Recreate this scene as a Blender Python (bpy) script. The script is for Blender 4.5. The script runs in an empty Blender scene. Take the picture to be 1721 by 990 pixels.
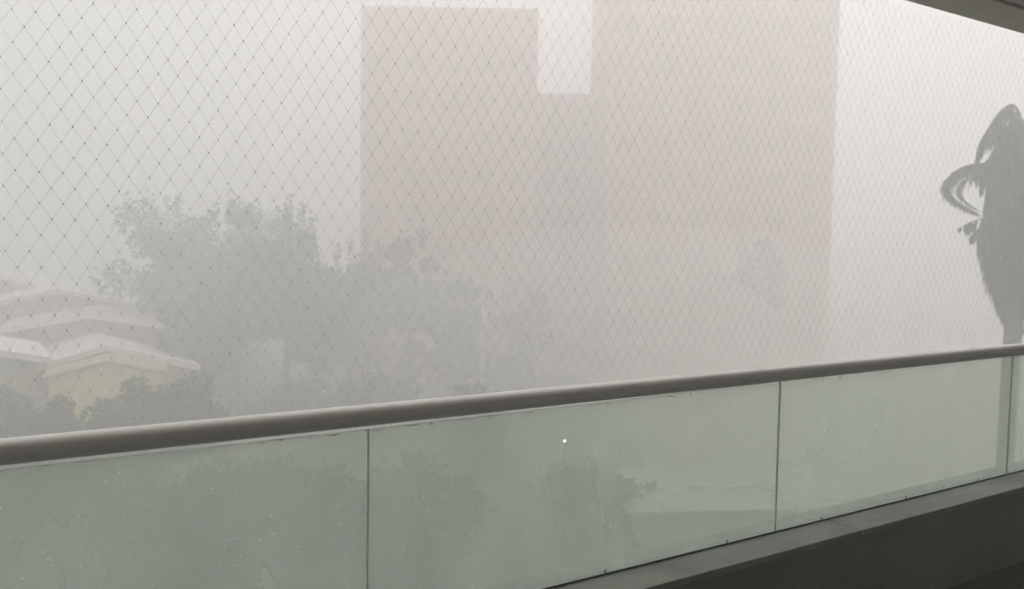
import bpy, bmesh, math, random
from mathutils import Vector, Matrix, noise
R = math.radians
random.seed(7)
C = bpy.context.scene.collection

# ---------------------------------------------------------------- camera
CAM = Vector((0, 0, 11.0))
F, YAW, PITCH, ROLL = 1400.0, 32.05, 3.38, 0.90          # focal length in pixels of a 1721 px wide picture
_y, _p, _r = R(YAW), R(PITCH), R(ROLL)
FW = Vector((math.sin(_y)*math.cos(_p), math.cos(_y)*math.cos(_p), -math.sin(_p)))
_rt = Vector((math.cos(_y), -math.sin(_y), 0)); _up = _rt.cross(FW)
RT = math.cos(_r)*_rt + math.sin(_r)*_up
UP = -math.sin(_r)*_rt + math.cos(_r)*_up
cd = bpy.data.cameras.new('camera'); cam = bpy.data.objects.new('camera', cd); C.objects.link(cam)
cd.sensor_width = 36; cd.lens = F/1721*36; cd.dof.use_dof = True; cd.dof.focus_distance = 3.0; cd.dof.aperture_fstop = 3.6; cd.clip_start = .05; cd.clip_end = 3000
cam.matrix_world = Matrix.Translation(CAM) @ Matrix((RT, UP, -FW)).transposed().to_4x4()
bpy.context.scene.camera = cam
def at(px, py, d):
    """world point that lies d metres ahead of the camera in the direction of a photo pixel"""
    return CAM + d*(FW + RT*((px-860.5)/F) - UP*((py-495)/F))
def ground_at(px, d):
    p = at(px, 495, d); return Vector((p.x, p.y, 0))
# ---------------------------------------------------------------- sky, sun, exposure
SUN_EL, SUN_AZ = 48, 92          # degrees; azimuth clockwise from +Y
w = bpy.data.worlds.new('World'); bpy.context.scene.world = w; w.use_nodes = True
nt = w.node_tree; nt.nodes.clear()
sky = nt.nodes.new('ShaderNodeTexSky'); sky.sky_type = 'NISHITA'; sky.sun_disc = False
sky.sun_elevation = R(SUN_EL); sky.sun_rotation = R(SUN_AZ); sky.air_density = 1; sky.dust_density = 8; sky.ozone_density = 1
hs = nt.nodes.new('ShaderNodeHueSaturation'); hs.inputs['Saturation'].default_value = .12
bgn = nt.nodes.new('ShaderNodeBackground'); bgn.inputs['Strength'].default_value = .10
wo = nt.nodes.new('ShaderNodeOutputWorld')
nt.links.new(sky.outputs[0], hs.inputs['Color']); nt.links.new(hs.outputs[0], bgn.inputs[0]); nt.links.new(bgn.outputs[0], wo.inputs[0])
ld = bpy.data.lights.new('sun', 'SUN'); ld.energy = 1.2; ld.angle = R(25); ld.color = (1, .982, .955)
sun = bpy.data.objects.new('sun', ld); C.objects.link(sun)
sd = Vector((math.sin(R(SUN_AZ))*math.cos(R(SUN_EL)), math.cos(R(SUN_AZ))*math.cos(R(SUN_EL)), math.sin(R(SUN_EL))))
sun.rotation_euler = sd.to_track_quat('Z', 'Y').to_euler(); sun.location = (0, 0, 80)
sc = bpy.context.scene
sc.view_settings.view_transform = 'Standard'; sc.view_settings.look = 'None'; sc.view_settings.gamma = 1
sc.view_settings.exposure = .82
sc.render.engine = 'CYCLES'
cy = sc.cycles
cy.max_bounces = 14; cy.diffuse_bounces = 4; cy.glossy_bounces = 4; cy.transmission_bounces = 8
cy.volume_bounces = 6; cy.transparent_max_bounces = 40; cy.use_denoising = True
cy.caustics_reflective = False; cy.caustics_refractive = False
HAZE_DENSITY = .027
HAZE_COLOR = (.983, .981, .973)

# ---------------------------------------------------------------- materials
def srgb(r, g, b):
    f = lambda c: (c/255)/12.92 if c/255 <= .04045 else ((c/255+.055)/1.055)**2.4
    return (f(r), f(g), f(b))
def mat(name, col, rough=.8, var=.25, scale=3.0, metal=0, bump=0, spec=.5, translucent=0, stretch=(1, 1, 1)):
    m = bpy.data.materials.new(name); m.use_nodes = True
    n = m.node_tree.nodes; l = m.node_tree.links
    b = n['Principled BSDF']; b.inputs['Roughness'].default_value = rough; b.inputs['Metallic'].default_value = metal
    b.inputs['Specular IOR Level'].default_value = spec
    tc = n.new('ShaderNodeTexCoord'); mp = n.new('ShaderNodeMapping'); mp.inputs['Scale'].default_value = stretch
    l.new(tc.outputs['Object'], mp.inputs['Vector'])
    nz = n.new('ShaderNodeTexNoise'); nz.inputs['Scale'].default_value = scale; nz.inputs['Detail'].default_value = 6
    nz.inputs['Roughness'].default_value = .62
    l.new(mp.outputs[0], nz.inputs['Vector'])
    cr = n.new('ShaderNodeValToRGB')
    cr.color_ramp.elements[0].position = .3; cr.color_ramp.elements[1].position = .72
    cr.color_ramp.elements[0].color = (*[c*(1-var) for c in col], 1)
    cr.color_ramp.elements[1].color = (*[min(1, c*(1+var)) for c in col], 1)
    l.new(nz.outputs['Fac'], cr.inputs[0]); l.new(cr.outputs[0], b.inputs['Base Color'])
    if bump:
        bp = n.new('ShaderNodeBump'); bp.inputs['Strength'].default_value = bump; bp.inputs['Distance'].default_value = .02
        l.new(nz.outputs['Fac'], bp.inputs['Height']); l.new(bp.outputs[0], b.inputs['Normal'])
    if translucent:
        tr = n.new('ShaderNodeBsdfTranslucent'); l.new(cr.outputs[0], tr.inputs['Color'])
        mx = n.new('ShaderNodeMixShader'); mx.inputs[0].default_value = translucent
        l.new(b.outputs[0], mx.inputs[1]); l.new(tr.outputs[0], mx.inputs[2]); l.new(mx.outputs[0], n['Material Output'].inputs[0])
    return m
M = {}
M['grass'] = mat('wet_grass', (.055, .075, .03), .7, .45, .15, bump=.3)
M['concrete_yard'] = mat('wet_concrete', (.27, .26, .24), .35, .3, .25)
M['earth'] = mat('wet_earth', (.16, .125, .10), .6, .35, .2)
M['floor'] = mat('dark_floor_tile', (.022, .020, .016), .35, .2, 4)
M['paint_in'] = mat('inner_paint', (.80, .775, .74), .8, .10, 1.5)
M['soffit'] = mat('soffit_paint', (.84, .79, .75), .7, .12, 1.2, bump=.1)
M['groove'] = mat('dark_groove', (.05, .045, .04), .8, .2, 4)
M['wall_low'] = mat('grey_brown_paint', (.25, .23, .20), .75, .2, 1.3, bump=.15)
M['sill'] = mat('grey_stone_sill', (.30, .31, .28), .5, .4, 5, bump=.15, stretch=(.5, 1, 1))
M['rail'] = mat('satin_grey_aluminium', (.88, .85, .815), .5, .08, 3, metal=.05, stretch=(.2, 1, 1))
M['rubber'] = mat('black_rubber', (.03, .032, .027), .6, .4, 25)
M['clip'] = mat('grey_clip', (.30, .31, .28), .6, .3, 30)
M['net'] = mat('grey_nylon', (.78, .78, .76), .6, .10, 30, translucent=.5)
M['knot'] = mat('grey_nylon_knot', (.50, .50, .49), .7, .15, 60)
M['rope'] = mat('grey_rope', (.35, .35, .34), .7, .2, 60)
M['leaf'] = mat('leaf_green', (.042, .070, .035), .55, .5, .8, translucent=.25)
M['leaf_b'] = mat('leaf_olive', (.075, .085, .035), .55, .5, .8, translucent=.25)
M['leaf_c'] = mat('leaf_dark', (.035, .055, .03), .55, .5, .8, translucent=.25)
M['bark'] = mat('bark', (.10, .085, .07), .9, .35, 2, bump=.5, stretch=(1, 1, .3))
M['palm_leaf'] = mat('palm_leaf', (.045, .055, .03), .5, .4, 1, translucent=.2)
M['palm_dead'] = mat('dry_palm_leaf', (.085, .07, .05), .7, .4, 1, translucent=.15)
M['palm_bark'] = mat('palm_bark', (.13, .12, .11), .85, .25, 1.5, bump=.5, stretch=(.3, .3, 4))
M['tower_pink'] = mat('pink_render', (.60, .27, .235), .85, .10, .08)
M['tower_grey'] = mat('grey_render', (.27, .27, .26), .85, .10, .08)
M['tower_band'] = mat('pale_band', (.62, .31, .27), .8, .12, .3)
M['glass_dark'] = mat('window_glass', (.26, .18, .165), .2, .3, .4)
M['tower_pane'] = mat('tower_window_glass', (.46, .23, .20), .5, .3, .4, spec=.15)
M['frame'] = mat('window_frame', (.45, .42, .40), .6, .1, 3)
M['roof_pale'] = mat('pale_lilac_roof', (.80, .74, .74), .45, .14, .6, stretch=(1, 4, 1))
M['roof_grey'] = mat('weathered_grey_roof', (.56, .47, .46), .5, .25, .6, stretch=(4, 1, 1))
M['fascia'] = mat('white_fascia', (.82, .78, .76), .5, .06, 2)
M['wall_pinkish'] = mat('pinkish_wall', (.36, .27, .25), .8, .18, .7)
M['wall_yellow'] = mat('yellow_wall', (.80, .71, .40), .8, .10, .6)
M['wall_ochre'] = mat('ochre_wall', (.62, .42, .22), .8, .1, .6)
M['wall_tan'] = mat('tan_wall', (.36, .33, .27), .8, .2, .7)
M['pole'] = mat('pale_concrete_pole', (.55, .53, .50), .8, .2, 2)
M['dark_metal'] = mat('dark_metal', (.05, .055, .05), .5, .2, 5)

def corrugated(name, col, axis_scale):
    m = mat(name, col, .4, .2, .8); n = m.node_tree.nodes; l = m.node_tree.links
    tc = n.new('ShaderNodeTexCoord'); wv = n.new('ShaderNodeTexWave'); wv.bands_direction = 'X'; wv.inputs['Scale'].default_value = axis_scale
    wv.inputs['Distortion'].default_value = .4
    l.new(tc.outputs['Object'], wv.inputs['Vector'])
    bp = n.new('ShaderNodeBump'); bp.inputs['Strength'].default_value = 1; bp.inputs['Distance'].default_value = .04
    l.new(wv.outputs['Fac'], bp.inputs['Height']); l.new(bp.outputs[0], n['Principled BSDF'].inputs['Normal'])
    return m
M['roof_sheet'] = corrugated('corrugated_sheet', (.40, .40, .37), 1.6)

def glass_material():
    m = bpy.data.materials.new('wet_tinted_glass'); m.use_nodes = True
    n = m.node_tree.nodes; l = m.node_tree.links; n.clear()
    out = n.new('ShaderNodeOutputMaterial'); tc = n.new('ShaderNodeTexCoord')
    tr = n.new('ShaderNodeBsdfTransparent'); tr.inputs[0].default_value = (.815, .840, .815, 1)
    # thin film of rain water: streaky, milky
    mp = n.new('ShaderNodeMapping'); mp.inputs['Scale'].default_value = (2.2, 1, .8); l.new(tc.outputs['Object'], mp.inputs[0])
    nz = n.new('ShaderNodeTexNoise'); nz.inputs['Scale'].default_value = 1.6; nz.inputs['Detail'].default_value = 4; nz.inputs['Roughness'].default_value = .5
    l.new(mp.outputs[0], nz.inputs['Vector'])
    mr = n.new('ShaderNodeMapRange'); mr.inputs['From Min'].default_value = .35; mr.inputs['From Max'].default_value = .75
    mr.inputs['To Min'].default_value = .17; mr.inputs['To Max'].default_value = .27
    l.new(nz.outputs['Fac'], mr.inputs['Value'])
    vo = n.new('ShaderNodeTexVoronoi'); vo.inputs['Scale'].default_value = 26; l.new(tc.outputs['Object'], vo.inputs['Vector'])
    lt = n.new('ShaderNodeMapRange'); lt.inputs['From Min'].default_value = .10; lt.inputs['From Max'].default_value = .04
    lt.inputs['To Max'].default_value = .16; l.new(vo.outputs['Distance'], lt.inputs['Value'])
    ad = n.new('ShaderNodeMath'); ad.operation = 'ADD'; l.new(mr.outputs[0], ad.inputs[0]); l.new(lt.outputs[0], ad.inputs[1])
    tl = n.new('ShaderNodeBsdfTranslucent'); tl.inputs[0].default_value = (.84, .92, .865, 1)
    m1 = n.new('ShaderNodeMixShader'); l.new(ad.outputs[0], m1.inputs[0]); l.new(tr.outputs[0], m1.inputs[1]); l.new(tl.outputs[0], m1.inputs[2])
    gl = n.new('ShaderNodeBsdfGlossy'); gl.inputs['Roughness'].default_value = .04
    bp = n.new('ShaderNodeBump'); bp.inputs['Strength'].default_value = .25; bp.inputs['Distance'].default_value = .002
    l.new(vo.outputs['Distance'], bp.inputs['Height']); l.new(bp.outputs[0], gl.inputs['Normal'])
    lw_ = n.new('ShaderNodeLayerWeight'); lw_.inputs['Blend'].default_value = .18
    fr = n.new('ShaderNodeMath'); fr.operation = 'MULTIPLY'; fr.inputs[1].default_value = .5; l.new(lw_.outputs['Fresnel'], fr.inputs[0])
    geo = n.new('ShaderNodeNewGeometry'); inv = n.new('ShaderNodeMath'); inv.operation = 'SUBTRACT'; inv.inputs[0].default_value = 1
    l.new(geo.outputs['Backfacing'], inv.inputs[1]); fr2 = n.new('ShaderNodeMath'); fr2.operation = 'MULTIPLY'
    l.new(fr.outputs[0], fr2.inputs[0]); l.new(inv.outputs[0], fr2.inputs[1]); fr = fr2
    m2 = n.new('ShaderNodeMixShader'); l.new(fr.outputs[0], m2.inputs[0]); l.new(m1.outputs[0], m2.inputs[1]); l.new(gl.outputs[0], m2.inputs[2])
    l.new(m2.outputs[0], out.inputs[0]); return m
M['glass'] = glass_material()
M['glass_edge'] = mat('green_glass_edge', (.45, .52, .45), .3, .2, 6)
def drop_material():
    m = bpy.data.materials.new('water_drop'); m.use_nodes = True
    n = m.node_tree.nodes; l = m.node_tree.links; b = n['Principled BSDF']
    b.inputs['Base Color'].default_value = (.75, .78, .75, 1); b.inputs['Roughness'].default_value = .08
    nz = n.new('ShaderNodeTexNoise'); nz.inputs['Scale'].default_value = 90
    tr = n.new('ShaderNodeBsdfTransparent'); tr.inputs[0].default_value = (.9, .93, .9, 1)
    mx = n.new('ShaderNodeMixShader'); mr = n.new('ShaderNodeMapRange'); mr.inputs['To Min'].default_value = .10; mr.inputs['To Max'].default_value = .65
    l.new(nz.outputs['Fac'], mr.inputs['Value']); l.new(mr.outputs[0], mx.inputs[0])
    tl = n.new('ShaderNodeBsdfTranslucent'); tl.inputs[0].default_value = (.95, .95, .93, 1)
    m2 = n.new('ShaderNodeMixShader'); m2.inputs[0].default_value = .6; l.new(b.outputs[0], m2.inputs[1]); l.new(tl.outputs[0], m2.inputs[2])
    l.new(tr.outputs[0], mx.inputs[1]); l.new(m2.outputs[0], mx.inputs[2]); l.new(mx.outputs[0], n['Material Output'].inputs[0]); return m
M['drop'] = drop_material()
def emit_material(name, col, s):
    m = bpy.data.materials.new(name); m.use_nodes = True; n = m.node_tree.nodes; l = m.node_tree.links
    b = n['Principled BSDF']; b.inputs['Base Color'].default_value = (.8, .8, .75, 1)
    b.inputs['Emission Color'].default_value = (*col, 1); b.inputs['Emission Strength'].default_value = s; return m
M['lamp'] = emit_material('lit_lamp_globe', (1, .96, .85), 5)

# ---------------------------------------------------------------- mesh helpers
class MB:
    def __init__(s): s.v = []; s.f = []; s.mi = []; s.smooth = []
    def add(s, vs, fs, mi=0, smooth=False):
        o = len(s.v); s.v += [tuple(v) for v in vs]
        for f in fs: s.f.append([i+o for i in f]); s.mi.append(mi); s.smooth.append(smooth)
    def box(s, a, b, mi=0, T=None):
        x0, y0, z0 = a; x1, y1, z1 = b
        vs = [Vector(p) for p in ((x0,y0,z0),(x1,y0,z0),(x1,y1,z0),(x0,y1,z0),(x0,y0,z1),(x1,y0,z1),(x1,y1,z1),(x0,y1,z1))]
        if T: vs = [T @ v for v in vs]
        s.add(vs, [(0,3,2,1),(4,5,6,7),(0,1,5,4),(1,2,6,5),(2,3,7,6),(3,0,4,7)], mi)
    def tube(s, pts, rads, n=8, mi=0, cap=True, smooth=True):
        pts = [Vector(p) for p in pts]; rings = []
        for i, p in enumerate(pts):
            t = (pts[min(i+1, len(pts)-1)] - pts[max(i-1, 0)]).normalized()
            a = Vector((0, 0, 1)) if abs(t.z) < .9 else Vector((1, 0, 0))
            u = t.cross(a).normalized(); v = t.cross(u)
            r = rads[i] if isinstance(rads, (list, tuple)) else rads
            rings.append([p + r*(math.cos(2*math.pi*k/n)*u + math.sin(2*math.pi*k/n)*v) for k in range(n)])
        vs = [q for r_ in rings for q in r_]; fs = []
        for i in range(len(pts)-1):
            for k in range(n):
                fs.append((i*n+k, i*n+(k+1) % n, (i+1)*n+(k+1) % n, (i+1)*n+k))
        if cap: fs += [tuple(range(n))[::-1], tuple((len(pts)-1)*n+k for k in range(n))]
        s.add(vs, fs, mi, smooth)
    def blob(s, c, r, mi=0, seg=8, rng=5):
        c = Vector(c); r = Vector(r) if hasattr(r, '__len__') else Vector((r, r, r)); vs = []; fs = []
        for i in range(rng+1):
            a = math.pi*i/rng
            for k in range(seg):
                b = 2*math.pi*k/seg
                vs.append(c + Vector((r.x*math.sin(a)*math.cos(b), r.y*math.sin(a)*math.sin(b), r.z*math.cos(a))))
        for i in range(rng):
            for k in range(seg): fs.append((i*seg+k, (i+1)*seg+k, (i+1)*seg+(k+1) % seg, i*seg+(k+1) % seg))
        s.add(vs, fs, mi, True)
    def build(s, name, mats, parent=None, loc=None, rz=0):
        me = bpy.data.meshes.new(name); me.from_pydata(s.v, [], s.f)
        for m in (mats if isinstance(mats, (list, tuple)) else [mats]): me.materials.append(m)
        me.polygons.foreach_set('material_index', s.mi); me.polygons.foreach_set('use_smooth', s.smooth); me.update()
        o = bpy.data.objects.new(name, me); C.objects.link(o)
        if parent: o.parent = parent
        if loc is not None: o.location = loc
        o.rotation_euler.z = rz
        return o
def bevel(o, width, seg=2):
    b = o.modifiers.new('bevel', 'BEVEL'); b.width = width; b.segments = seg; b.limit_method = 'ANGLE'; return o
def tag(o, label=None, cat=None, group=None, kind=None):
    if label: o['label'] = label
    if cat: o['category'] = cat
    if group: o['group'] = group
    if kind: o['kind'] = kind
    return o
def empty(name, loc, rz=0):
    o = bpy.data.objects.new(name, None); C.objects.link(o); o.location = loc; o.rotation_euler.z = rz; o.empty_display_size = .2; return o

# ================================================================ LARGE STRUCTURE
# ---------------------------------------------------------------- ground
g = MB(); g.add([(-280,-280,0),(280,-280,0),(280,280,0),(-280,280,0)], [(0,1,2,3)])
tag(g.build('ground', M['grass']), kind='structure')
def sheet(name, pix, z, m):
    b = MB(); pts = [ground_at(px, d) for px, d in pix]; b.add([(p.x, p.y, z) for p in pts], [tuple(range(len(pts)))])
    return tag(b.build(name, m), kind='structure')
sheet('concrete_yard', [(1120, 31), (1900, 26), (2300, 60), (2000, 110), (1000, 110), (980, 62), (1080, 45)], .004, M['concrete_yard'])
sheet('dirt_yard', [(-60, 34), (330, 38), (560, 46), (420, 62), (-300, 60)], .004, M['earth'])

# ---------------------------------------------------------------- haze (open air round everything, sky outside)
hz = MB(); hz.box((-280.5, -280.5, -1), (280.5, 280.5, 53))
hm = bpy.data.materials.new('rain_haze'); hm.use_nodes = True; hn = hm.node_tree.nodes; hn.remove(hn['Principled BSDF'])
pv = hn.new('ShaderNodeVolumePrincipled'); pv.inputs['Color'].default_value = (*HAZE_COLOR, 1); pv.inputs['Density'].default_value = HAZE_DENSITY
pv.inputs['Anisotropy'].default_value = .35
hm.node_tree.links.new(pv.outputs[0], hn['Material Output'].inputs['Volume'])
tag(hz.build('haze', hm), kind='stuff')
# thicker bank of driven rain hanging low in front of the towers
mm = hm.copy(); mm.name = 'rain_mist'; mm.node_tree.nodes['Principled Volume'].inputs['Density'].default_value = .034; mm.node_tree.nodes['Principled Volume'].inputs['Color'].default_value = (.988, .974, .967, 1)
mc = ground_at(1090, 47); mb = MB(); mb.blob((0, 0, 0), (19, 9, 8.5), seg=40, rng=20)
mo = tag(mb.build('rain_mist', mm, None, (mc.x, mc.y, 4.0), math.atan2(RT.y, RT.x)-.2), kind='stuff')

# ---------------------------------------------------------------- balcony
D = 2.55; ZR, ZU, ZG, ZC = CAM.z-.531, CAM.z-.600, CAM.z-1.30, CAM.z+1.255
S0, W = 1.045, 2.005
ZF = CAM.z-1.745                                    # balcony floor
XA, XB, YB = -4.6, 10.2, -1.3
SILL_IN = D-.185
b = MB(); b.box((XA-.2, YB-.2, ZF-.25), (XB+.2, D+.12, ZF)); tag(b.build('floor', M['floor']), kind='structure')
b = MB(); b.box((XA-.2, YB-.2, ZC+.012), (XB+.2, D-.235, ZC+.26)); tag(b.build('ceiling', M['soffit']), kind='structure')
b = MB(); b.box((XA-.2, D-.222, ZC), (XB+.2, D+.02, ZC+.30)); b.box((XA-.2, D-.234, ZC+.03), (XB+.2, D-.223, ZC+.25), 1)
tag(b.build('ceiling_beam', [M['soffit'], M['groove']]), kind='structure')
b = MB(); b.box((XA-.2, YB-.2, ZF+.001), (XB+.2, YB, ZC+.011)); tag(b.build('wall_back', M['paint_in']), kind='structure')
for xa, xb in ((XA-.2, XA), (XB, XB+.2)):
    b = MB(); b.box((xa, YB+.002, ZF+.001), (xb, D+.02, ZC-.001)); tag(b.build('wall_side', M['paint_in']), kind='structure')
lw = empty('parapet_wall', ((XA+XB)/2, D, ZF))
tag(lw, 'low dark grey brown parapet wall under the glass railing', 'parapet')
hx = (XB-XA)/2-.002
b = MB(); b.box((-hx, SILL_IN-D+.012, .001), (hx, .11, ZG-.035-ZF)); b.build('wall', M['wall_low'], lw)
b = MB()
x = -hx
while x < hx-.01:                                   # stone coping in lengths with thin joints
    x1 = min(hx, x+2.005); b.box((x+.0015, SILL_IN-D, ZG-.034-ZF), (x1-.0015, .13, ZG-.004-ZF)); x = x1
o = b.build('sill', M['sill'], lw); bevel(o, .004)
tag(o, 'wet grey stone sill')

# ---------------------------------------------------------------- glass railing
gr = empty('glass_railing', ((XA+XB)/2, D, ZG))
tag(gr, 'frameless green glass balcony railing with grey metal handrail, wet with rain', 'railing')
ox = (XA+XB)/2
def rloc(x, y, z): return (x-ox, y-D, z-ZG)
prof = []; n = 28; hw, hh = .036, (ZR-ZU)/2
for k in range(n):
    a = 2*math.pi*k/n; ca, sa = math.cos(a), math.sin(a); e = .76
    prof.append((math.copysign(abs(ca)**e, ca)*hw, math.copysign(abs(sa)**e, sa)*hh))
b = MB(); zc = (ZR+ZU)/2; vs = []
xs = [XA+.002, XB-.002]
for x in xs: vs += [rloc(x, D+py_, zc+pz) for py_, pz in prof]
b.add(vs, [(k, (k+1) % n, n+(k+1) % n, n+k) for k in range(n)], 0, True)
b.build('handrail', M['rail'], gr)
for jx in (S0-2*W+.9, S0+.93*W, S0+2.96*W):                     # thin joint sleeves of the handrail
    b = MB(); vs = []
    for x in (jx-.02, jx+.02): vs += [rloc(x, D+py_*1.05, zc+pz*1.05) for py_, pz in prof]
    b.add(vs, [(k, (k+1) % n, n+(k+1) % n, n+k) for k in range(n)]+[tuple(range(n))[::-1], tuple(range(n, 2*n))], 0, False)
    b.build('joint_sleeve', M['rail'], gr)
ks = range(-3, 5)
for k in ks:
    xa = max(XA+.004, S0+k*W+.0014); xb = min(XB-.004, S0+(k+1)*W-.0014)
    if xb-xa < .2: continue
    b = MB(); T = .005; ga, gb = ((.0125, .0125) if k < 0 else (.0125, .001) if k == 0 else (.001, .001))
    v = [rloc(*q) for q in ((xa, D-T, ZG+.004), (xb, D-T, ZG+.004), (xb, D+T, ZG+.004), (xa, D+T, ZG+.004),
                            (xa, D-T, ZU-ga), (xb, D-T, ZU-gb), (xb, D+T, ZU-gb), (xa, D+T, ZU-ga))]
    b.add(v, [(0,1,5,4), (2,3,7,6)], 0); b.add(v, [(0,3,2,1), (4,5,6,7), (1,2,6,5), (3,0,4,7)], 1)
    b.build('glass_pane', [M['glass'], M['glass_edge']], gr)
b = MB()
b.box(rloc(XA+.003, D-.010, ZG-.0035), rloc(XB-.003, D+.010, ZG+.0035))
b.build('rubber_seal', M['rubber'], gr)
for k in ks:
    for fx in (.16, .5, .84):
        x = S0+(k+fx)*W
        if XA+.1 < x < XB-.1:
            b = MB(); b.box(rloc(x-.003, D-.010, ZG+.0036), rloc(x+.003, D-.0053, ZG+.019)); b.build('glass_clip', M['clip'], gr)
b = MB()                                            # rain drops clinging to the panes and hanging from the rail
for i in range(160):
    x = random.uniform(-1.2, 4.5); r = random.uniform(.0012, .0034)
    b.blob(rloc(x, D-.0058, ZU-.013-random.random()**3*.006), (r*random.uniform(1.5, 6), .0020, r*.9), seg=6, rng=4)
for i in range(420):
    x = random.uniform(-1.2, 8.0); z = ZG+.02+random.random()**.8*(ZU-ZG-.04)
    if x > 4.2 and random.random() < .6: continue
    r = random.choice((.0010, .0014, .0018, .0024, .0030))
    b.blob(rloc(x, D-.0056, z), (r, .0013, r*random.uniform(1, 2.2)), seg=6, rng=4)
o = b.build('rain_drops', M['drop'], gr); tag(o, kind='stuff')

# ---------------------------------------------------------------- safety net
NY = D+.060; CW, CH = W/36.5, .0862
nz0, nz1 = CAM.z-.556, ZC+.03
sn = empty('safety_net', (ox, NY, nz0)); tag(sn, 'grey nylon diamond mesh safety net stretched from handrail to ceiling', 'net')
k0 = (at(20, 15, 1)-CAM); k0 = CAM + k0*((NY-CAM.y)/k0.y)      # one knot of the photograph, for the phase
def node(i, j):
    x = k0.x + i*CW/2; z = k0.z - j*CH/2
    q = noise.noise_vector(Vector((x*1.1, z*1.3, 3.1)))*.015 + noise.noise_vector(Vector((x*7, z*7, 9.7)))*.0035
    return Vector((x-ox+q.x, q.y*1.2, z-nz0+q.z))
i0, i1 = int((XA+.05-k0.x)/(CW/2))+1, int((XB-.05-k0.x)/(CW/2))-1
j0, j1 = -int((nz1-k0.z)/(CH/2)), int((k0.z-nz0)/(CH/2))
def thread(b, p, q, r=.00031):
    t = (q-p).normalized(); u = t.cross(Vector((0, 1, 0))).normalized()*r; v = Vector((0, r, 0))
    c1, c2, c3 = u*.87-v*.5, -u*.87-v*.5, v
    b.add([p+c1, p+c2, p+c3, q+c1, q+c2, q+c3], [(0,1,4,3),(1,2,5,4),(2,0,3,5)], 0)
b = MB()
for j in range(j0, j1+1):
    for i in range(i0, i1+1):
        if (i+j) % 2: continue
        p = node(i, j)
        for di in (-1, 1):
            if j < j1 and i0 <= i+di <= i1: thread(b, p, node(i+di, j+1))
        r = .0019*random.uniform(.85, 1.2); rz_ = r*random.uniform(1.1, 1.6)
        b.add([p+Vector(q) for q in ((r,0,0),(-r,0,0),(0,r,0),(0,-r,0),(0,0,rz_),(0,0,-rz_))],
              [(0,2,4),(2,1,4),(1,3,4),(3,0,4),(2,0,5),(1,2,5),(3,1,5),(0,3,5)], 1)
b.build('mesh', [M['net'], M['knot']], sn)
for z in (nz0+.004, ZC+.028):
    b = MB(); b.tube([(XA+.02-ox+t*(XB-XA-.04)/30, 0, z-nz0+.0015*math.sin(t*2.1)) for t in range(31)], .004, 6); b.build('border_rope', M['rope'], sn)

# ================================================================ BUILDINGS
def copy_part(o, parent, loc=None):
    c = o.copy(); C.objects.link(c); c.parent = parent
    if loc is not None: c.location = loc
    return c
def tower(name, px0, px1, top_px, d, label, wallm, storey=2.9, bays=5, depth=14, rz=None, zt=None, deep=0):
    a = ground_at(px0, d); c = ground_at(px1, d); wd = (c-a).length
    ang = math.atan2((c-a).y, (c-a).x)
    h = zt if zt else at((px0+px1)/2, top_px, d).z
    t = empty(name, (a+c)/2, ang); tag(t, label, 'building')
    b = MB(); b.box((-wd/2, 0, -.5), (wd/2, depth, h), 0)
    b.build('wall', wallm, t)
    b = MB(); b.box((-wd/2-.02, -.02, h+.002), (wd/2+.02, depth+.02, h+.45)); 
    b.build('roof_parapet', M['tower_pink'], t)
    ns = int((h-1)/storey); bw = wd/bays; wf = None
    slab = None
    for s in range(ns):
        z = 1.0+s*storey
        for k in range(bays):
            x = -wd/2+(k+.5)*bw
            if wf is None:
                b = MB(); b.box((-bw*.30, -.06, 0), (bw*.30, -.003, 1.5)); wf = f = b.build('window', M['tower_band'], t, (x, 0, z))
                b = MB(); b.box((-bw*.28, -.075, .08), (-.03, -.062, 1.42)); b.box((.03, -.075, .08), (bw*.28, -.062, 1.42)); pn = b.build('pane', M['tower_pane'], f)
            else:
                f = copy_part(wf, t, (x, 0, z)); copy_part(pn, f)
        if s and s % 1 == 0:
            zz = z-.78
            if slab is None:
                b = MB(); b.box((-wd/2-.04, -.12, 0), (wd/2+.04, -.004, .28)); slab = b.build('floor_band', M['tower_band'], t, (0, 0, zz))
            else: copy_part(slab, t, (0, 0, zz))
    return t
tower('apartment_tower', 605, 897, 30, 65, 'hazy pinkish grey apartment tower with flat top, left of the gap', M['tower_pink'], bays=5)
rt_ = tower('apartment_tower', 1013, 1393, -60, 64, 'wider hazy pinkish apartment tower rising out of frame, right of the gap', M['tower_pink'], bays=6)
bpy.context.view_layer.update()
q = rt_.matrix_world.inverted() @ at(1214, 432, 63.5)
b = MB(); b.box((q.x-1.35, -.9, q.z-1.2), (q.x+1.35, -.13, q.z+1.2)); b.box((q.x-1.45, -1.0, q.z+1.202), (q.x+1.45, -.13, q.z+1.3))
tag(b.build('enclosed_balcony', M['wall_ochre'], rt_), 'ochre yellow enclosed balcony')
tower('apartment_block', 880, 1035, 170, 72, 'lower hazy pinkish block joining the two towers', M['tower_pink'], bays=3, depth=10)

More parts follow.
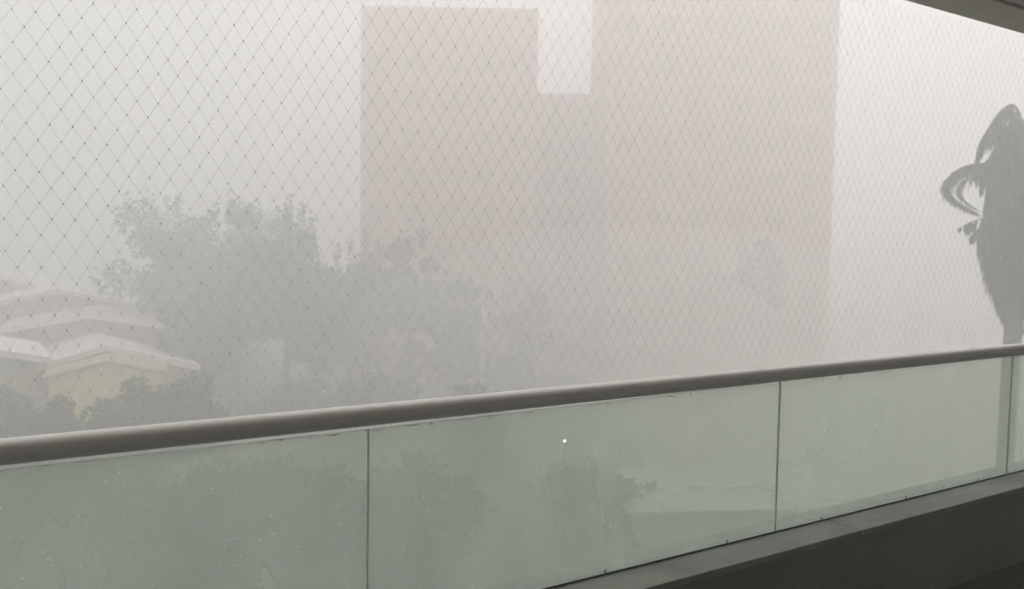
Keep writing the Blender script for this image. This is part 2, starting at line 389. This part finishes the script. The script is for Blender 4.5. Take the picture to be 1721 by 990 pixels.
def house(name, label, loc, rz, wd, dp, hw_, hr, wallm, roofm, fascia=True, ov=.5, group=None, wins=((-.28,), (.25,)), door=True):
    """gable end faces -y; ridge runs along y"""
    t = empty(name, loc, rz); tag(t, label, 'house', group)
    b = MB(); x = wd/2
    b.add([(-x,0,-.3),(x,0,-.3),(x,dp,-.3),(-x,dp,-.3),(-x,0,hw_),(x,0,hw_),(x,dp,hw_),(-x,dp,hw_),(0,0,hr),(0,dp,hr)],
          [(0,1,5,8,4),(2,3,7,9,6),(1,2,6,5),(3,0,4,7),(0,3,2,1)], 0)
    b.build('wall', wallm, t)
    sl = (hr-hw_)/x; xo = x+ov; ze = hw_-sl*ov; th = .14; b = MB()
    for s in (-1, 1):
        v = [(0,-ov,hr+.01),(s*xo,-ov,ze+.01),(s*xo,dp+ov,ze+.01),(0,dp+ov,hr+.01)]
        v = v+[(p[0], p[1], p[2]+th) for p in v]
        b.add(v, [(0,1,2,3),(4,5,6,7),(1,2,6,5),(0,1,5,4),(2,3,7,6)], 0)
    b.build('roof', roofm, t)
    if fascia:
        b = MB()
        for s in (-1, 1):
            v = [(s*.001,-ov-.05,hr+.17),(s*xo,-ov-.05,ze+.17),(s*xo,-ov-.05,ze-.16),(s*.001,-ov-.05,hr-.16)]
            v = v+[(p[0], -ov-.004, p[2]) for p in v]
            b.add(v, [(0,1,2,3),(4,7,6,5),(0,4,5,1),(3,2,6,7),(1,5,6,2)], 0)
            b.box((s*xo-.05+s*.06, -ov, ze-.02), (s*xo+.05+s*.06, dp+ov, ze+.12))
        b.build('fascia', M['fascia'], t)
    for (fx,) in wins:
        b = MB(); b.box((-.7,-.05,0),(.7,-.003,1.2)); f = b.build('window', M['frame'], t, (fx*wd, 0, .95))
        b = MB(); b.box((-.6,-.065,.08),(-.03,-.052,1.12)); b.box((.03,-.065,.08),(.6,-.052,1.12)); b.build('pane', M['glass_dark'], f)
    if door:
        b = MB(); b.box((-.5,-.05,.0),(.5,-.003,2.1)); dr = b.build('door', M['tower_band'], t, (0, 0, .02))
        b = MB(); b.blob((.4,-.07,1.05), .03); b.build('handle', M['dark_metal'], dr)
    return t
def face(px, d): return math.atan2(RT.y, RT.x)
HR = face(0, 0)
def hz_at(px, py, d): return at(px, py, d).z
# near house: pale roof with its ridge, and the lower yellow gable in front
d = 46
house('gabled_house', 'nearest house with wide pale gabled roof behind the yellow gable', ground_at(176, d), HR+R(30), 8.7, 8, hz_at(172, 622, d), hz_at(178, 584, d), M['wall_pinkish'], M['roof_pale'], wins=((-.3,), (.3,)))
d = 40
house('yellow_house', 'small yellow walled gabled house behind the hedge bushes', ground_at(178, d), HR+R(24), 5.0, 2.6, hz_at(200, 634, d), hz_at(225, 612, d), M['wall_yellow'], M['wall_tan'], fascia=False, ov=.25, wins=((.3,),), door=True)
d = 52
house('gabled_house', 'second row house with pale thin edged roof left of the trees', ground_at(150, d), HR+R(22), 9.4, 7, hz_at(150, 552, d), hz_at(150, 530, d), M['wall_pinkish'], M['roof_grey'])
d = 60
house('gabled_house', 'third row house with pale ridge beside the thin mast', ground_at(95, d), HR+R(30), 10.6, 7, hz_at(90, 517, d), hz_at(88, 488, d), M['wall_tan'], M['roof_pale'], wins=((-.3,),))
d = 66
house('gabled_house', 'farthest house with pale roof at the left edge', ground_at(5, d), HR+R(28), 7, 6, hz_at(5, 486, d), hz_at(15, 466, d), M['wall_tan'], M['roof_pale'])
d = 40
house('gabled_house', 'house at left edge half out of frame with low roof', ground_at(-70, d), HR+R(34), 6.6, 7, hz_at(-60, 610, d), hz_at(-60, 582, d), M['wall_tan'], M['roof_pale'])
d = 57
house('gabled_house', 'small house with bright roof edge just left of the leftmost tall tree', ground_at(222, d), HR+R(34), 4.2, 5, hz_at(222, 553, d), hz_at(222, 541, d), M['wall_pinkish'], M['roof_pale'], wins=(), door=False)
d = 66
house('gabled_house', 'small far house with bright roof edge right of the thin mast', ground_at(186, d), HR+R(34), 4.0, 5, hz_at(186, 522, d), hz_at(186, 510, d), M['wall_pinkish'], M['roof_pale'], wins=(), door=False)

# hip roofed shed below the glass
ct = ground_at(1235, 31); sh = empty('shed', ct, HR+R(6)); tag(sh, 'low shed with streaked corrugated roof seen through the glass', 'shed')
hxx, hyy, he, hr_ = 4.6, 2.8, 2.05, hz_at(1200, 800, 33)
b = MB(); b.box((-hxx+.4, -hyy+.4, -.2), (hxx-.4, hyy-.4, he-.1)); b.build('wall', M['wall_tan'], sh)
b = MB()
v = [(-hxx,-hyy,he),(hxx,-hyy,he),(hxx,hyy,he),(-hxx,hyy,he),(-1.6,0,hr_),(.8,0,hr_),(-hxx,-hyy,he-.1),(hxx,-hyy,he-.1),(hxx,hyy,he-.1),(-hxx,hyy,he-.1)]
b.add(v, [(0,1,5,4),(1,2,5),(2,3,4,5),(3,0,4),(6,7,1,0),(7,8,2,1),(8,9,3,2),(9,6,0,3),(9,8,7,6)])
b.build('roof', M['roof_sheet'], sh)
b = MB(); b.tube([(-1.6,0,hr_+.03),(.8,0,hr_+.03)], .09, 6); b.tube([(.8,0,hr_+.03),(hxx,-hyy,he+.03)], .06, 6); b.tube([(.8,0,hr_+.03),(hxx,hyy,he+.03)], .06, 6); b.tube([(-1.6,0,hr_+.03),(-hxx,-hyy,he+.03)], .06, 6)
b.build('ridge_cap', M['pole'], sh)

# ================================================================ TREES
def rnd_dir():
    z = random.uniform(-1, 1); a = random.uniform(0, 2*math.pi); r = math.sqrt(1-z*z); return Vector((r*math.cos(a), r*math.sin(a), z))
def leaves(b, c, r, n, size, mi=0):
    """n leaf sprays scattered through the ellipsoid c, r"""
    for _ in range(n):
        dv = rnd_dir(); k = random.random()**.45
        p = c + Vector((dv.x*r.x, dv.y*r.y, dv.z*r.z))*k
        s = size*random.uniform(.5, 1.4); u = rnd_dir(); t = u.cross(rnd_dir()).normalized()
        b.add([p-u*s*.5, p+t*s*.32, p+u*s*.6, p-t*s*.32], [(0,1,2,3)], mi)
def tree(name, label, cat, loc, h, rad, base, leafm, clumps=26, per=420, size=.30, group=None, spike=0, trunk_r=.22, lean=0):
    t = empty(name, loc); tag(t, label, cat, group)
    b = MB(); top = h*.75
    pts = [Vector((0,0,-.2))]+[Vector((.25*math.sin(i*1.3+loc.x)*i/5+lean*i/5, .25*math.cos(i*1.7+loc.y)*i/5, top*i/5)) for i in range(1, 6)]
    b.tube(pts, [trunk_r*(1.15-.17*i) for i in range(6)], 8)
    cl = []
    zc_, rz_ = (base+h)/2, (h-base)/2
    for i in range(clumps):
        dv = rnd_dir(); k = random.uniform(.25, .88)
        fl = 1-.25*max(0, dv.z)
        c = Vector((dv.x*rad*k*fl+lean, dv.y*rad*k*fl, zc_+dv.z*rz_*k))
        cr_ = rad*random.uniform(.26, .46); cl.append((c, cr_))
    for c, cr_ in cl[:10]:
        s = pts[random.choice((2, 3, 4))]; mid = (s+c)/2+Vector((0, 0, -.3)); b.tube([s, mid, c], [trunk_r*.42, trunk_r*.28, .03], 5)
    b.build('trunk', M['bark'], t)
    b = MB()
    for c, cr_ in cl:
        leaves(b, c, Vector((cr_, cr_, min(cr_*.85, rz_*.6))), per, size)
    for i in range(spike):                               # upright shoots that break the outline
        a = random.uniform(0, 2*math.pi); q = rad*random.uniform(0, .75)
        c = Vector((q*math.cos(a)+lean, q*math.sin(a), zc_+rz_*(.72+.2*random.random())*(1-.3*(q/rad)**2)))
        leaves(b, c, Vector((.35, .35, random.uniform(.8, 1.3))), 60, size*.8)
    b.build('crown', leafm, t); return t
GT = 'dark trees in the middle of the view'
def px_tree(px, top, halfpx, d, label, leafm, **k):
    loc = ground_at(px, d); h = hz_at(px, top, d); rad = halfpx*d/F
    if 'deep' in k: k['base'] = h-k.pop('deep')
    return tree('broadleaf_tree', label, 'tree', loc, h, rad, k.pop('base', .8), leafm, group=GT, **k)
px_tree(285, 316, 105, 60, 'pale hazy round crowned tree behind the houses, leftmost of the tall trees', M['leaf'], spike=8, clumps=34)
px_tree(395, 326, 75, 58, 'tall tree with spiky top shoots between the leftmost tree and the darkest one', M['leaf_c'], spike=10, clumps=32)
px_tree(400, 335, 110, 63, 'broad tall tree standing behind the spiky topped trees', M['leaf_c'], spike=8, clumps=36)
px_tree(482, 334, 85, 55, 'darkest tall tree with ragged sloping top in the middle of the grove', M['leaf_c'], spike=10, clumps=36)
px_tree(590, 384, 90, 57, 'flat topped tree right of the darkest tall tree', M['leaf'], spike=5, clumps=32)
px_tree(688, 376, 62, 56, 'tree with small pointed top in front of the left tower', M['leaf_c'], spike=6, clumps=30)
px_tree(775, 455, 75, 54, 'lower tree sloping down right beside the pale pole', M['leaf'], spike=4, clumps=28)
px_tree(888, 482, 52, 58, 'faint small tree at the right end of the grove', M['leaf'], spike=4, clumps=20)
px_tree(330, 470, 75, 52, 'lower tree in front of the leftmost tall tree, next to the roof edge', M['leaf'], spike=2, clumps=24, base=.8)
px_tree(1290, 396, 44, 61.5, 'faint rounded tree in front of the right tower, beside the yellow balcony', M['leaf_c'], spike=0, clumps=26, deep=6.5, trunk_r=.1)
def bush(px, top, halfpx, d, label, leafm, clumps=16, per=190, size=.30):
    loc = ground_at(px, d); h = hz_at(px, top, d)
    t = tree('bush', label, 'bush', loc, h, halfpx*d/F, .15, leafm, clumps=clumps, per=per, size=size, trunk_r=.08, group='bushes in the garden below'); return t
def gtree(px, top, halfpx, d, label, leafm, clumps=34):
    tree('small_tree', label, 'tree', ground_at(px, d), hz_at(px, top, d), halfpx*d/F, .5, leafm, clumps=clumps, per=260, size=.26, trunk_r=.12, group='small garden trees below the balcony')
gtree(-20, 622, 95, 35, 'small green tree at the left edge in front of the houses', M['leaf_b'])
gtree(196, 636, 95, 34, 'small olive tree in front of the yellow house', M['leaf_b'])
gtree(318, 606, 85, 36, 'small tree right of the yellow house, at the end of the pale roof', M['leaf_b'])
gtree(92, 646, 62, 34, 'small tree between the left edge tree and the yellow house', M['leaf_b'], 26)
gtree(80, 770, 190, 26, 'wide low tree seen through the lower left glass', M['leaf_b'], 44)
gtree(420, 780, 190, 27, 'wide low tree seen through the glass left of the first pane joint', M['leaf_c'], 44)
gtree(700, 800, 150, 27, 'wide low tree seen through the glass right of the first pane joint', M['leaf_c'], 40)
bush(480, 640, 90, 48, 'low bush under the darkest tall tree', M['leaf'])
bush(640, 630, 90, 47, 'low bush under the pointed topped tree', M['leaf'])
bush(850, 600, 70, 52, 'low bush right of the pale pole', M['leaf'])
bush(1010, 775, 120, 30, 'large dark bush seen through the glass below the lit lamp', M['leaf_c'], clumps=26)
bush(800, 650, 80, 40, 'bush hiding the foot of the pale utility pole', M['leaf'])

# ---------------------------------------------------------------- palm
PD = 26; pb = ground_at(1694, PD)
palm = empty('palm_tree', pb); tag(palm, 'dark storm blown palm with drooping fronds at right edge', 'palm tree')
def pl(px, py, dd=0): return at(px, py, PD+dd)-pb
b = MB(); tp = [pl(1695, 1300)]
tp[0] = Vector((0, 0, -.3)); head = pl(1722, 345)
for i in range(1, 9): tp.append(Vector((0, 0, -.3)).lerp(head, i/8)+Vector((.10*math.sin(i*.8), 0, 0)))
b.tube(tp, [.30, .27, .26, .255, .25, .25, .25, .24, .20], 12); b.build('trunk', M['palm_bark'], palm)
def catmull(P, n):
    P = [P[0]*2-P[1]]+P+[P[-1]*2-P[-2]]; out = []
    for i in range(1, len(P)-2):
        for k in range(n):
            t = k/n; a, b_, c, d_ = P[i-1], P[i], P[i+1], P[i+2]
            out.append(.5*((2*b_)+(c-a)*t+(2*a-5*b_+4*c-d_)*t*t+(3*b_-a-3*c+d_)*t**3))
    out.append(P[-2]); return out
def frond(path, ll=.7, droop=.75, m='palm_leaf', per=9, wind=Vector((.25, 0, 0)), wd=.035, name='frond', dens=1.0):
    P = catmull(path, per); b = MB(); N = len(P)
    b.tube(P, [.035*(1-.8*i/(N-1)) for i in range(N)], 5)
    for i in range(2, N-1):
        for sub in range(4):
            if random.random() > dens: continue
            t = (i+sub/4)/(N-1)
            p = P[i].lerp(P[i+1], sub/4); tg = (P[i+1]-P[i]).normalized()
            sd_ = tg.cross(Vector((0, 0, 1))); sd_ = sd_.normalized() if sd_.length > .05 else Vector((1, 0, 0))
            for s in (-1, 1):
                L = ll*random.uniform(.55, 1.3)*math.sin(math.pi*min(1, .16+.84*t)**.8)**.6
                dr = (sd_*s*(1-droop)+tg*.35+Vector((0, 0, -1))*droop+wind*random.uniform(.4, 1.4)+rnd_dir()*.30).normalized()
                dr2 = (dr+Vector((0, 0, -.5))+wind*.5).normalized()
                wv = dr.cross(rnd_dir()).normalized()*wd*random.uniform(.7, 1.2)
                q1 = p+dr*L*.5; q2 = q1+dr2*L*.5
                b.add([p-wv*.3, p+wv*.3, q1+wv*.5, q1-wv*.5, q2], [(0,1,2,3), (3,2,4)], 0)
    return b.build(name, M[m], palm)
H = lambda dx=0, dy=0, dd=0: pl(1722+dx, 345+dy, dd)
frond([H(), pl(1716,235,-.3), pl(1698,186,-.6), pl(1668,205,-.8), pl(1648,252,-.9)], .75)
frond([H(), pl(1722,230,.3), pl(1706,178,.5), pl(1680,188,.7), pl(1655,225,.9)], .7)
for e in (-.4, .3, .9):
    frond([H(), pl(1712,240+e*12,e*.4), pl(1686,214+e*10,e*.8), pl(1658,226+e*8,e), pl(1643,256+e*6,e), pl(1644,296,e)], .45, droop=.8, wd=.04)
    frond([H(), pl(1706,300,e*.5), pl(1684,290,e), pl(1664,312,e*1.2), pl(1656,352,e*1.2), pl(1662,395,e*1.2)], .5, droop=.85, wd=.04)
frond([H(), pl(1700,318,.1), pl(1664,298,.1), pl(1632,298,.2), pl(1611,314,.2), pl(1618,334,.2), pl(1646,356,.1)], .38, droop=.6, dens=.5, wd=.05)
for e in range(8):
    q = random.uniform(0, 14); z = random.uniform(-1.1, 1.1)
    frond([H(), pl(1696,368,z*.4), pl(1668+q,392,z*.8), pl(1660+q,432,z), pl(1665+q,478,z), pl(1682+q*.6,526,z*.5)], .42, droop=.7, m='palm_dead', wd=.045, name='dry_frond')
for e in range(7):
    z = random.uniform(-1.1, 1.1); y0 = random.uniform(268, 320)
    frond([H(), pl(1700,y0,z*.5), pl(1672,y0-8,z), pl(1652,y0+8,z), pl(1648,y0+34,z)], .5, droop=.85, wd=.045)
frond([H(), pl(1710,270,-.6), pl(1686,226,-1.1), pl(1660,232,-1.5), pl(1642,268,-1.7)], .6)
frond([H(), pl(1700,300,.2), pl(1660,281,.3), pl(1618,282,.3), pl(1592,302,.2), pl(1592,324,.1), pl(1616,346,0), pl(1648,364,-.1)], .42, droop=.55, wind=Vector((.12, 0, .1)), wd=.055)
frond([H(), pl(1700,296,-.2), pl(1662,276,-.2), pl(1622,280,-.2), pl(1596,300,-.3), pl(1594,322,-.3), pl(1614,342,-.4), pl(1644,360,-.5)], .55, droop=.6, wind=Vector((.12, 0, .1)), wd=.055)
frond([H(), pl(1702,310,.7), pl(1665,290,1.0), pl(1630,284,1.1), pl(1602,296,1.1), pl(1597,318,1.0)], .36, droop=.6, wd=.036)
frond([H(), pl(1708,352,-.5), pl(1672,362,-.9), pl(1636,372,-1.2), pl(1608,386,-1.3)], .62, droop=.95, dens=.22, wd=.11)
frond([H(), pl(1706,365,.5), pl(1672,372,.8), pl(1645,384,1.0), pl(1628,402,1.0)], .75, droop=.95, dens=.25, wd=.11)
frond([H(), pl(1700,370,.2), pl(1672,392,.3), pl(1655,425,.3), pl(1650,452,.3)], .6, droop=.9, m='palm_dead', dens=.8)
for k in range(46):                                # the rest of the crown, all round, bent over by the wind
    a = k*2.399+.4; L = random.uniform(.6, 2.0); up = random.uniform(1.2, 2.75)*(1 if k % 3 else .35)
    dx, dd = math.cos(a)*L, math.sin(a)*L
    if dx < 0: dx *= .68
    P = [H()]
    for f, z in ((.25, .6), (.5, .95), (.78, 1.0), (1.0, .70), (1.08, .2)):
        P.append(head+RT*(dx*f+.25*f*f)+FW*(dd*f)+Vector((0, 0, up*z)))
    frond(P, random.uniform(.7, .95), droop=.85, wd=.036)
for k in range(20):                                # fronds hanging over on the balcony side
    e = random.uniform(-1.2, 1.2); y0 = random.uniform(215, 330)
    frond([H(), pl(1722-random.uniform(8, 25), y0-15, e*.4), pl(1722-random.uniform(28, 50), y0, e*.8),
           pl(1722-random.uniform(46, 66), y0+random.uniform(40, 70), e), pl(1722-random.uniform(44, 64), y0+random.uniform(110, 150), e)], .6, droop=.85, wd=.036)
for k in range(54):                                # skirt of hanging dry fronds round the trunk
    a = k*2.399; q = random.uniform(.5, 1.35); L = random.uniform(2.2, 3.9)
    P = [head+Vector((0, 0, -.3))]
    for f, rr, z in ((.25, .85, -.05), (.5, 1.0, -.38), (.78, .62, -.74), (1, .26, -1)):
        P.append(head+RT*(math.cos(a)*q*rr*1.1-.12*f)+FW*(math.sin(a)*q*rr)+Vector((0, 0, L*z-.2)))
    frond(P, .55, droop=.8, m='palm_dead', name='dry_frond', wind=Vector((.08, 0, 0)), wd=.04)

# ================================================================ SMALL THINGS
def pole(px, top, d, label, r, cross=True, name='utility_pole', cat='pole'):
    loc = ground_at(px, d); h = hz_at(px, top, d); t = empty(name, loc, HR+R(20)); tag(t, label, cat)
    b = MB(); b.tube([(0,0,-.3),(0,0,h*.5),(0,0,h)], [r, r*.85, r*.65], 10); b.build('shaft', M['pole'], t)
    if cross:
        b = MB(); b.box((-.9,-.06-r,h-.75),(.9,.04-r,h-.62)); ca = b.build('crossarm', M['pole'], t)
        for x in (-.8, -.3, .3, .8):
            i_ = MB(); i_.tube([(x,-.01-r,h-.62),(x,-.01-r,h-.5),(x,-.01-r,h-.44)], [.035, .05, .025], 7); i_.build('insulator', M['fascia'], ca)
        b = MB(); b.tube([(.0,-.32,h-2.0),(.0,-.32,h-1.2)], .2, 10); b.build('transformer', M['pole'], t)
    return t
pole(812, 488, 49, 'pale utility pole in front of the trees at centre', .15)
pole(122, 494, 66, 'thin pale mast standing among the house roofs at left', .10, cross=False, name='mast', cat='mast')
# lit lamp in the garden
p = at(949, 741, 30); t = empty('lamp_post', (p.x, p.y, 0)); tag(t, 'small lit garden lamp shining through the glass', 'lamp')
b = MB(); b.tube([(0,0,-.2),(0,0,.5),(0,0,p.z-.14)], [.05, .035, .03], 8); b.build('post', M['dark_metal'], t)
b = MB(); b.tube([(0,0,p.z-.14),(0,0,p.z-.08)], [.05, .07], 8); b.build('collar', M['dark_metal'], t)
b = MB(); b.blob((0,0,p.z), .042, seg=12, rng=8); b.build('lamp_globe', M['lamp'], t)
